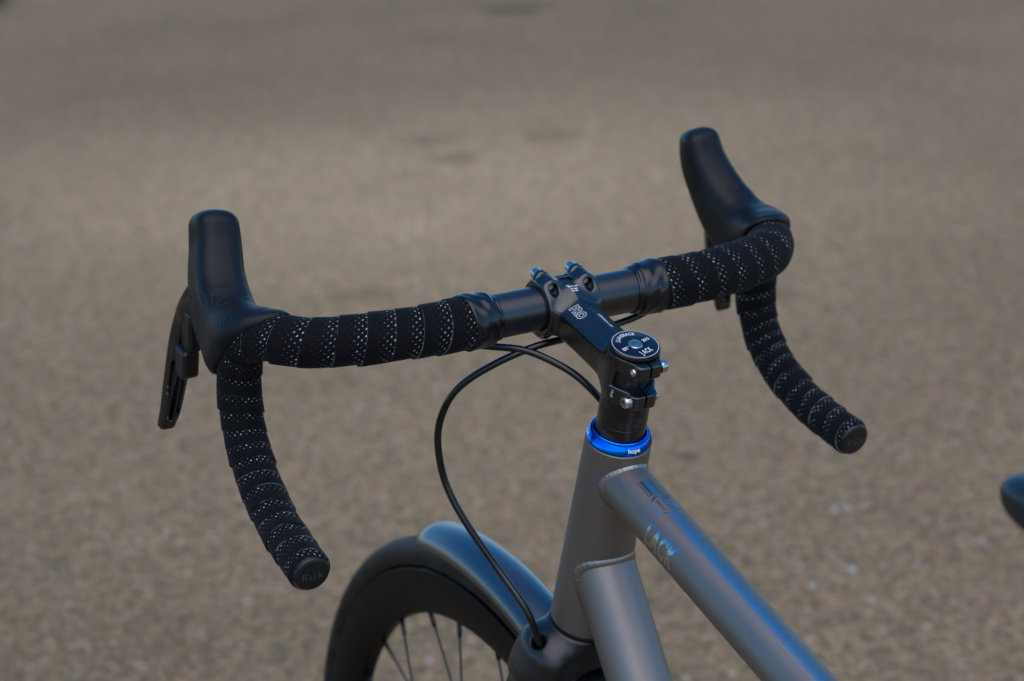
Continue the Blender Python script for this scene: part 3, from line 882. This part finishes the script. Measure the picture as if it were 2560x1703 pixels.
edges = np.array([.0500, .0660, .0854, .1048, .1232, .1417, .1610, .1802, .1999, .2191, .238, .256, .2735, .290, .3055, .3208, .3322, .3450, .3590, .3732, .3890, .4045, .4190, .4355, .4520, .4680])
def wrap_s(w): return np.interp(w, np.arange(len(edges)), edges[::-1])     # w counts strips from the bar end inwards
def tape_r(s): return np.interp(s, [.06, .085, .11, .16, .20, .225, .25, .28, .31, .45, .468], [.0184, .0186, .0178, .0174, .0169, .0164, .0160, .0156, .0151, .0146, .0142])
S_IN = .078
NDOT = 22
def build_tape(side):
    n = 80
    fr = np.array([0, .015, .05, .10, .18, .28, .40, .52, .64, .76, .88, .96, 1.0])
    W_ = []; LFT = []
    turns = len(edges) - 2
    for k in range(-1, turns + 1):
        for f in fr:
            W_.append(k + .001 + .998 * f); LFT.append((1 - f) if f > 0 else .86)
    W_ = np.array(W_); LFT = np.array(LFT)
    th = np.linspace(0, 2 * np.pi, n + 1)
    T, U, Wv = frames(bar_half)
    MMs = np.empty((len(W_), n + 1)); V = np.empty((len(W_), n + 1, 3)); UV = np.empty((len(W_), n + 1, 2))
    wob = 0.00035
    for j, a in enumerate(th):
        w = W_ + a / (2 * np.pi) - 0.5
        s = np.interp(w, np.arange(-2, len(edges)), np.concatenate([[edges[-1] + .032, edges[-1] + .016], edges[::-1]]))
        we = np.floor(W_) + a / (2 * np.pi) - 0.5
        MMs[:, j] = 1000 * (np.interp(we, np.arange(-2, len(edges)), np.concatenate([[edges[-1] + .032, edges[-1] + .016], edges[::-1]])) - s)
        sc = np.clip(s, .080 if side > 0 else .0755, BL + .0005)
        P = bar_pt(sc); i = np.clip(np.searchsorted(BS, sc), 0, len(BS) - 1)
        kk = np.floor(W_)
        r = tape_r(sc) * (1.0 if side > 0 else np.interp(sc, [.1, .2, .26, .32], [1.02, 1.10, 1.12, .98])) + .0008 * LFT + wob * np.sin((kk * 2 * np.pi + a) * .37) + .0002 * np.sin(3 * (kk * 2 * np.pi + a) * 1.13)
        endf = np.clip((sc - (BL - .004)) / .004, 0, 1)
        r = r * (1 - .14 * endf ** 2)
        V[:, j] = P + r[:, None] * (math.cos(a) * U[i] + math.sin(a) * Wv[i])
        UV[:, j, 0] = W_ + 40; UV[:, j, 1] = a / (2 * np.pi) * NDOT
    m = n + 1
    F = []
    flat = V.reshape(-1, 3)
    for q in range(len(W_) - 1):
        for j in range(n):
            ids = (q * m + j, q * m + j + 1, (q + 1) * m + j + 1, (q + 1) * m + j)
            if np.linalg.norm(flat[ids[0]] - flat[ids[3]]) + np.linalg.norm(flat[ids[1]] - flat[ids[2]]) < 1e-6: continue
            F.append(ids)
    P = flat + CL
    if side < 0: P = P * [1, -1, 1]
    return add('bar_tape', P, F, 'tape', handlebar, True, uv=UV.reshape(-1, 2), attrs={'strip_mm': MMs.ravel()}, flip=(side > 0), auto=50)
for side in (1, -1):
    build_tape(side)

# finishing tape, stretched vinyl over the end of the wrap
def finishing(side):
    a0, a1 = (.0580, .0825) if side > 0 else (.0545, .0785)
    s = np.linspace(a0, a1, 40)
    base = np.interp((s - a0) / (a1 - a0), np.array([0, .024, .12, .16, .22, .45, .80, .97, 1]), [.0160, .0172, .0175, .0178, .0192, .0199, .0203, .0203, .0196])
    n = 96; th = np.linspace(0, 2 * np.pi, n, endpoint=False); P = bar_pt(s) + CL
    T, U, Wv = frames(P)
    V = []
    for i in range(len(s)):
        r = base[i] + .00025 * np.sin(3 * th + i * .25) * (i > 3) + .00018 * np.sin(7 * th - i * .4)
        shift = .0016 * np.sin(th + .6) * (1 if i > 2 else 1)
        V.append(P[i] + T[i] * shift[:, None] + r[:, None] * (np.outer(np.cos(th), U[i]) + np.outer(np.sin(th), Wv[i])))
    V = np.concatenate(V)
    if side < 0: V = V * [1, -1, 1]
    F = [(i * n + j, i * n + (j + 1) % n, (i + 1) * n + (j + 1) % n, (i + 1) * n + j) for i in range(len(s) - 1) for j in range(n)]
    add('finishing_tape', V, F, 'vinyl', handlebar, True, flip=(side < 0), label='glossy black finishing tape band')
for side in (1, -1): finishing(side)

# bar end plugs
for side in (1, -1):
    tn = bar_half[-1] - bar_half[-8]; tn = tn / np.linalg.norm(tn); o = bar_half[-1] + CL
    if side < 0: tn = tn * [1, -1, 1]; o = o * [1, -1, 1]
    pl = add('end_plug', *lathe([(.0100, -.012), (.0104, -.0005), (.0124, -.0003), (.0127, .0006), (.0126, .0017), (.0119, .0024), (.0090, .0030), (.0, .0034)], o, tn, 64), 'plug', handlebar, True, auto=40)
    upv = np.array([0, 0, 1.0]) - tn * tn[2]; upv /= np.linalg.norm(upv); rt = np.cross(upv, tn)
    rt = rt if rt @ np.array([-.46, -.88, 0]) > 0 else -rt
    letter("fi'zi:k", .0080, lambda V: o + tn * .00335 - np.outer((V[:, 0] ** 2) * 4.0, tn) + np.outer(V[:, 0], rt) + np.outer(V[:, 1] - .001, upv), 'plug_letter', pl, True, sx=.95)

# ================================================================ hoods and levers
HN = np.array([  # spine of the rubber hood: x, y, z, half width, half depth
    [.040, .2125, -.004, .0190, .0200],
    [.064, .2180, -.006, .0200, .0250],
    [.088, .2178, -.004, .0212, .0275],
    [.108, .2160, .008, .0208, .0260],
    [.123, .2125, .026, .0190, .0225],
    [.1325, .2078, .046, .0176, .0200],
    [.1365, .2058, .060, .0174, .0182]])
def hood_curve():
    C = catmull(HN[:, :3], 10)
    S = arclen(C); return C, S
HC, HS = hood_curve()
kn = arclen(HN[:, :3])
_Sn = np.array([HS[i * 10] for i in range(len(HN))])
HWd = np.interp(HS, _Sn, HN[:, 3]); HDp = np.interp(HS, _Sn, HN[:, 4])
HT_ = np.gradient(HC, axis=0); HT_ /= np.linalg.norm(HT_, axis=1)[:, None]
CUT_P = np.array([.0450, .2229, .0049]); CUT_N = np.array([.669, .095, .737]); CUT_N /= np.linalg.norm(CUT_N)
def f_hood(X):
    X = X - CL
    sh = X.shape[:-1]; Q = X.reshape(-1, 3)
    best = np.full(len(Q), 1e9)
    d2 = np.full(len(Q), 1e9); idx = np.zeros(len(Q), dtype=int)
    for i in range(len(HC)):
        d = ((Q - HC[i]) ** 2).sum(1); m = d < d2; d2[m] = d[m]; idx[m] = i
    # refine on neighbouring segments
    out = np.full(len(Q), 1e9); tt = np.zeros(len(Q))
    for off in (-1, 0):
        i0 = np.clip(idx + off, 0, len(HC) - 2)
        A = HC[i0]; D = HC[i0 + 1] - A
        t = ((Q - A) * D).sum(1) / (D * D).sum(1)
        tc = np.clip(t, 0, 1)
        r = ((Q - A - D * tc[:, None]) ** 2).sum(1)
        m = r < out; out[m] = r[m]; tt[m] = (i0 + tc)[m]
    i0 = np.clip(tt.astype(int), 0, len(HC) - 2); fr = tt - i0
    Pc = HC[i0] + (HC[i0 + 1] - HC[i0]) * fr[:, None]
    Tn = HT_[i0] * (1 - fr)[:, None] + HT_[i0 + 1] * fr[:, None]; Tn /= np.linalg.norm(Tn, axis=1)[:, None]
    Lt = YY - Tn * Tn[:, 1:2]; Lt /= np.linalg.norm(Lt, axis=1)[:, None]
    Dp = np.cross(Tn, Lt)
    w = HWd[i0] * (1 - fr) + HWd[i0 + 1] * fr; hd = HDp[i0] * (1 - fr) + HDp[i0 + 1] * fr
    R_ = Q - Pc
    a = (R_ * Lt).sum(1) / w; b = (R_ * Dp).sum(1) / hd; c = np.maximum((R_ * Tn).sum(1) * (tt > len(HC) - 1.001), 0) / .0125
    e = 2.9
    k = (np.abs(a) ** e + np.abs(b) ** e) ** (1 / e)
    k = (k ** 2.4 + c ** 2.4) ** (1 / 2.4)
    d = ((k - 1) * np.minimum(w, hd)).reshape(sh)
    # sleeve over the wrapped bar
    sl = np.full(sh, 1e9)
    for s0, s1 in ((.205, .225), (.225, .245), (.245, .262)):
        A = bar_pt(s0)[0]; B = bar_pt(s1)[0]
        sl = np.minimum(sl, capsule(X, A, B, .0186, .0186))
    d = smin(d, sl, .016)
    ahead = (X - CUT_P) @ CUT_N
    bd = np.full(sh, 1e9)
    for s0 in np.arange(.170, .300, .012):
        bd = np.minimum(bd, capsule(X, bar_pt(s0)[0], bar_pt(s0 + .012)[0], .0186, .0186))
    d = smax(d, bd - 0.85 * np.maximum(ahead, 0), .004)
    # rear edge of the rubber
    cut = -((X - CUT_P) @ CUT_N)
    d = smax(d, cut, .0012)
    return d
def hood_attr(V):
    X = V - CL
    # hair-line grooves running from the bar towards the horn on the outer flank
    g = (X[:, 2] * 0.80 - X[:, 0] * 0.62) / .0034 + 40 + 60 * (X[:, 0] - .09) ** 2 / .0034 * .12
    mask = np.clip((X[:, 1] - .2185) / .006, 0, 1) * np.clip((X[:, 0] - .055) / .015, 0, 1) * np.clip((.026 - X[:, 2]) / .014, 0, 1)
    return {'groove': g, 'groove_mask': mask}
def f_lever(X):
    X = X - CL
    pts = [(.1300, .2240, .016), (.1385, .2268, .004), (.1480, .2318, -.018), (.1545, .2372, -.048), (.1570, .2432, -.075), (.1600, .2462, -.0870)]
    wd = [.0085, .0092, .0092, .0086, .0076, .0066]; dp = [.0070, .0068, .0062, .0056, .0046, .0038]
    C = catmull(np.array([(*p, w, q) for p, w, q in zip(pts, wd, dp)]), 8)
    d = np.full(X.shape[:-1], 1e9)
    T = np.gradient(C[:, :3], axis=0); T /= np.linalg.norm(T, axis=1)[:, None]
    for i in range(len(C)):
        t = T[i]; l = np.array([-.30, 1, 0.10]); l = l - t * (l @ t); l /= np.linalg.norm(l); q = np.cross(t, l)
        R_ = X - C[i, :3]; a = R_ @ l / C[i, 3]; b = R_ @ q / C[i, 4]; c = R_ @ t / .0055
        k = (np.abs(a) ** 5 + np.abs(b) ** 5 + np.abs(c) ** 5) ** (1 / 5)
        d = np.minimum(d, (k - 1) * C[i, 4])
    # hollow along the back of the blade
    for A, B in (((.1475, .2385, -.040), (.1565, .2465, -.083)),):
        d = smax(d, -capsule(X, A, B, .0042, .0030), .0014)
    # pivot body inside the hood
    d = smin(d, capsule(X, (.118, .2185, .010), (.1365, .2255, .000), .0125, .0100), .006)
    return d
def f_paddle(X, hi):
    X = X - CL
    if hi:
        A, hx, hy, hz = np.array([.1330, .2312, -.0125]), .0080, .0052, .0165
    else:
        A, hx, hy, hz = np.array([.1385, .2345, -.0375]), .0085, .0066, .0122
    r = X - A
    e = np.array([[.97, .05, .22], [-.06, 1, .02], [-.22, -.02, .97]])
    q = r @ e.T
    d = np.maximum(np.maximum(np.abs(q[..., 0]) - hx, np.abs(q[..., 1]) - hy), np.abs(q[..., 2]) - hz)
    qq = np.stack([np.abs(q[..., 0]) - hx + .0030, np.abs(q[..., 1]) - hy + .0030, np.abs(q[..., 2]) - hz + .0030], -1)
    d = np.linalg.norm(np.maximum(qq, 0), axis=-1) + np.minimum(qq.max(-1), 0) - .0030
    d = smax(d, (q[..., 0] * -.7 - q[..., 2] * .7) - (.0110 if not hi else .0150), .0015)
    return d
for side in (1, -1):
    mir = side < 0
    mv = (.0038, .0003, -.0012) if side > 0 else (.0038, .0003, .0022)
    hood = sdf_part('lever_hood', f_hood, CL + [.015, .170, -.055], CL + [.165, .255, .085], .0011, 'rubber', mirror=mir, attrs=hood_attr, key='hood', smooth=14, move=mv)
    lev = sdf_part('brake_lever', f_lever, CL + [.095, .195, -.108], CL + [.185, .265, .030], .0009, 'lever', mirror=mir, key='lever', smooth=2, move=mv)
    for hi in (True, False):
        sdf_part('shift_button', lambda X, h=hi: f_paddle(X, h), CL + [.118, .218, -.060], CL + [.165, .252, .012], .0008, 'plug', parent=lev, mirror=mir, key='btn%d' % hi, move=mv)

# ================================================================ hoses
def hose(pts, name='brake_hose'):
    P = smooth_path(resample(catmull(pts, 16), .003), 12)
    return add(name, *sweep(P, .0027, 20), 'hose', st=True)
front = [CL + [0, -.110, -.010], CL + [.000, -.080, -.0150]] + [np.array(p) for p in ((0.0744, -0.0620, 0.0578), (0.0724, -0.0300, 0.0551), (0.0651, 0.0020, 0.0560), (0.0666, 0.0330, 0.0536), (0.0821, 0.0640, 0.0380), (0.0961, 0.0800, 0.0205), (0.1056, 0.0870, -0.0037), (0.1071, 0.0880, -0.0194), (0.1056, 0.0850, -0.0475), (0.0942, 0.0760, -0.0770), (0.0753, 0.0580, -0.1157), (0.0549, 0.0470, -0.1425), (0.0524, 0.0415, -0.1641))]
front += [front[-1] + [-.002, -.006, -.016]]
hose(front)
rear = [CL + [0, .110, -.010], CL + [.001, .080, -.0160]] + [np.array(p) for p in ((0.0722, 0.0540, 0.0573), (0.0707, 0.0420, 0.0548), (0.0645, 0.0310, 0.0514), (0.0416, 0.0120, 0.0392), (0.0315, 0.0020, 0.0267), (0.0292, -0.0040, 0.0186))]
rear += [np.array([.030, -.020, -.004]), np.array([.037, -.026, -.034]), np.array([.040, -.020, -.060]), np.array([.030, -.008, -.078])]
hose(rear)

# ================================================================ fork
def f_fork(X):
    h, f, y = X @ AX, X @ FW, np.abs(X[..., 1])
    z = -HT - .0042 - h                                  # depth below the crown race
    # crown: round on top, spreading sideways
    k = np.clip(z / .034, 0, 1)
    rx = .0272 + .0010 * k; ry = .0272 + .0185 * k
    cr = (np.sqrt((f / rx) ** 2 + (y / ry) ** 2) - 1) * .026
    cr = smax(cr, -z, .0015); cr = smax(cr, z - .040, .004)
    # blades
    Q = np.stack([f, y, z], -1)
    bl = np.full(h.shape, 1e9)
    pts = np.array([[.001, .0350, .020, .0115, .0215], [.005, .0385, .045, .0112, .0200], [.010, .0420, .090, .0105, .0185], [.020, .0470, .180, .0092, .0150], [.031, .0510, .280, .0080, .0115], [.045, .0530, .378, .0075, .0090]])
    C = catmull(pts, 6)
    for i in range(len(C) - 1):
        A, B = C[i, :3], C[i + 1, :3]; D = B - A
        t = np.clip(((Q - A) @ D) / (D @ D), 0, 1)
        R_ = Q - A - t[..., None] * D; w = C[i, 3] + (C[i + 1, 3] - C[i, 3]) * t; q = C[i, 4] + (C[i + 1, 4] - C[i, 4]) * t
        kk = np.sqrt((R_[..., 1] / w) ** 2 + (R_[..., 0] / q) ** 2 + (R_[..., 2] / w) ** 2)
        bl = np.minimum(bl, (kk - 1) * w)
    d = smin(cr, bl, .020)
    # wheel arch
    arch = np.hypot(y, np.minimum(z - .0530, 0)) - .0262
    arch = np.where(z > .0530, y - .0262, arch)
    d = smax(d, -arch, .004)
    # hose port in the left shoulder
    port = capsule(X, PORT, PORT + PORT_D, .0060, .0056)
    d = smax(d, -port, .0008)
    return d
PORT = front[-2] + np.array([.004, .004, .012]); PORT_D = (front[-1] - PORT) * 1.1
fork = sdf_part('fork', f_fork, (-.02, -.070, -.46), (.175, .070, -.150), .0013, 'fork', smooth=8)
add('crown_race_seal', *lathe([(.0235, -HT - .0050), (.0258, -HT - .0044), (.0262, -HT + .0002), (.0235, -HT + .0008)], (0, 0, 0), AX, 96), 'dark')
add('fork_end', *sweep([WC + [-.002, .052, .075], WC + [0, .053, 0]], [.009, .012], 20), 'fork', parent=fork, st=True)
add('fork_end', *sweep([WC + [-.002, -.052, .075], WC + [0, -.053, 0]], [.009, .012], 20), 'fork', parent=fork, st=True)

# ================================================================ mudguard over the front wheel
def mudguard():
    a0, a1 = 77.0, 126.0
    na, nc = 120, 26
    V = []
    for lay in (0, 1):
        for i in range(na + 1):
            t = i / na; ang = R(a0 + (a1 - a0) * t)
            arc = (t * (a1 - a0)) * math.pi / 180 * .355
            # rounded tip: width grows from zero over the first 30 mm
            tip = min(1.0, arc / .018); wk = math.sqrt(max(0, 1 - (1 - tip) ** 2))
            wk = max(wk, .02)
            tipd = (1 - wk) * .006
            for j in range(nc + 1):
                b = -1 + 2 * j / nc
                b2 = b * wk
                x = .0232 * math.sin(b2 * R(88)) / math.sin(R(88)); drop = .0175 * (1 - math.cos(b2 * R(88)))
                r = .3585 - drop - tipd - lay * .0014
                y = x * (1 - .06 * lay)
                V.append(WC + np.array([r * math.cos(ang), y, r * math.sin(ang)]))
    F = []; m = nc + 1; L = (na + 1) * m
    for i in range(na):
        for j in range(nc):
            q = i * m + j; F.append((q, q + 1, q + m + 1, q + m)); F.append((L + q, L + q + m, L + q + m + 1, L + q + 1))
    for i in range(na):
        F.append((i * m, i * m + m, L + i * m + m, L + i * m)); q = i * m + nc; F.append((q, L + q, L + q + m, q + m))
    for j in range(nc):
        F.append((j, L + j, L + j + 1, j + 1)); q = na * m + j; F.append((q, q + 1, L + q + 1, L + q))
    add('mudguard', np.array(V), F, 'fender', st=True, flip=False, auto=60, label='short matt black mudguard over the front tyre')
mudguard()

# ================================================================ wheels
def torus_prof(prof, o, n=180):
    """revolve (radius, y) profile about the y axis through o"""
    th = np.linspace(0, 2 * np.pi, n, endpoint=False); V = []; m = len(prof)
    for r, y in prof: V.append(np.stack([o[0] + r * np.cos(th), np.full(n, o[1] + y), o[2] + r * np.sin(th)], 1))
    V = np.concatenate(V); F = []
    for i in range(m):
        i2 = (i + 1) % m
        for j in range(n):
            k = (j + 1) % n; F.append((i * n + j, i2 * n + j, i2 * n + k, i * n + k))
    return V, F
def wheel(name, o, st, full=True):
    w = empty(name)
    o = np.asarray(o, float)
    cr = .3275
    prof = [(cr + .0145 * math.cos(a) * (1.0 if math.cos(a) > 0 else .95), .0150 * math.sin(a)) for a in np.linspace(-R(145), R(145), 30)]
    add('tyre', *torus_prof(prof, o, 240), 'tyre', w, st)
    rp = [(.3165, .0128), (.3172, .0136), (.3165, .0143), (.3140, .0146), (.3050, .0150), (.2930, .0140), (.2830, .0110), (.2765, .0065), (.2745, .0), (.2765, -.0065), (.2830, -.0110), (.2930, -.0140), (.3050, -.0150), (.3140, -.0146), (.3165, -.0143), (.3172, -.0136), (.3165, -.0128), (.3120, -.0100), (.3110, 0), (.3120, .0100)]
    add('rim', *torus_prof(rp, o, 240), 'rim', w, st, auto=35)
    add('hub', *lathe([(.009, -.050), (.009, -.040), (.020, -.037), (.021, -.033), (.012, -.028), (.011, .028), (.021, .033), (.029, .036), (.029, .039), (.009, .042), (.009, .050)], o, YY, 40), 'satin', w, st, auto=40)
    add('brake_rotor', *torus_prof([(.066, .0402), (.080, .0402), (.080, .0418), (.066, .0418)], o, 72), 'steel', w, st, auto=30)
    sv, sf = sweep([(0, 0, 0), (0, 0, 1)], .00105, 8)
    ph = R(42.8)
    for i in range(28):
        a = ph + i * 2 * math.pi / 28
        pr = .2752
        side = 1 if (i + 1) % 2 == 0 else -1
        lead = 1 if ((i + 1) // 2) % 2 == 0 else -1
        P = o + np.array([pr * math.cos(a), side * .001, pr * math.sin(a)])
        ah = a + lead * R(78); Hh = o + np.array([.0195 * math.cos(ah), side * .034, .0195 * math.sin(ah)])
        sp = add('spoke', *sweep([P, P + (Hh - P) * .5, Hh], .00105, 8), 'spoke', w, st)
        dn = (Hh - P) / np.linalg.norm(Hh - P)
        add('nipple', *sweep([P - dn * .002, P + dn * .010, P + dn * .0135, P + dn * .0145], [.0023, .0021, .0019, .0013], 10), 'spoke', w, st)
    return w
fw_ = wheel('front_wheel', WC, True)
rw_ = wheel('rear_wheel', RAX, False)
# tyre lettering, worn and hardly readable, on the left sidewall
def tyre_text(V, a0):
    cr = .3275; pr = .0150
    a = a0 - V[:, 0] / .338; b = R(38) - V[:, 1] / pr
    r = cr + (pr + .0002) * np.cos(b) * .97; y = (pr + .0002) * np.sin(b)
    return WC + np.stack([r * np.cos(a), y, r * np.sin(a)], 1)

# ================================================================ saddle, crank
def saddle():
    nose = np.array([-.404, 0, .1035])
    prof = [(0.0, .002, .004), (.004, .011, .010), (.012, .0165, .016), (.030, .0195, .020), (.080, .022, .022), (.130, .031, .023), (.180, .052, .024), (.220, .068, .024), (.250, .070, .022), (.265, .058, .016), (.270, .030, .006)]
    n = 28; V = []; F = []
    for d, w, hgt in prof:
        zt = .010 * max(0, (d - .15) / .12) ** 2
        for j in range(n):
            a = 2 * np.pi * j / n
            y = w * math.copysign(abs(math.cos(a)) ** .8, math.cos(a)); z = math.sin(a)
            z = hgt * .55 * z if z > 0 else hgt * 1.1 * z
            V.append(nose + np.array([-d, y, z + zt - .0]))
    m = len(prof)
    for i in range(m - 1):
        for j in range(n):
            k = (j + 1) % n; F.append((i * n + j, i * n + k, (i + 1) * n + k, (i + 1) * n + j))
    F.append(tuple(range(n - 1, -1, -1))); F.append(tuple((m - 1) * n + j for j in range(n)))
    o = add('saddle', np.array(V), F, 'saddle')
    sb = o.modifiers.new('round', 'SUBSURF'); sb.levels = 1; sb.render_levels = 2
    for sg in (1, -1):
        add('saddle_rail', *sweep(catmull([nose + [-.035, sg * .008, -.016], nose + [-.09, sg * .020, -.044], nose + [-.17, sg * .021, -.046], nose + [-.235, sg * .030, -.018]], 8), .0035, 12), 'steel', o)
saddle()
crank_o = BB
add('chainring', *torus_prof([(.080, -.043), (.100, -.043), (.100, -.046), (.080, -.046)], BB, 90), 'satin', auto=30)
for sg, a in ((1, R(-20)), (-1, R(160))):
    P = BB + [0, sg * .062, 0]; E_ = P + np.array([.17 * math.cos(a), sg * .006, .17 * math.sin(a)])
    ca = add('crank_arm', *sweep([BB + [0, sg * .030, 0], P, P + (E_ - P) * .5, E_], [.014, .015, .011, .012], 20), 'satin')
    add('pedal', *lathe([(.010, 0), (.030, .012), (.032, .045), (.020, .060)], E_, [0, sg, 0], 20), 'satin', auto=40)
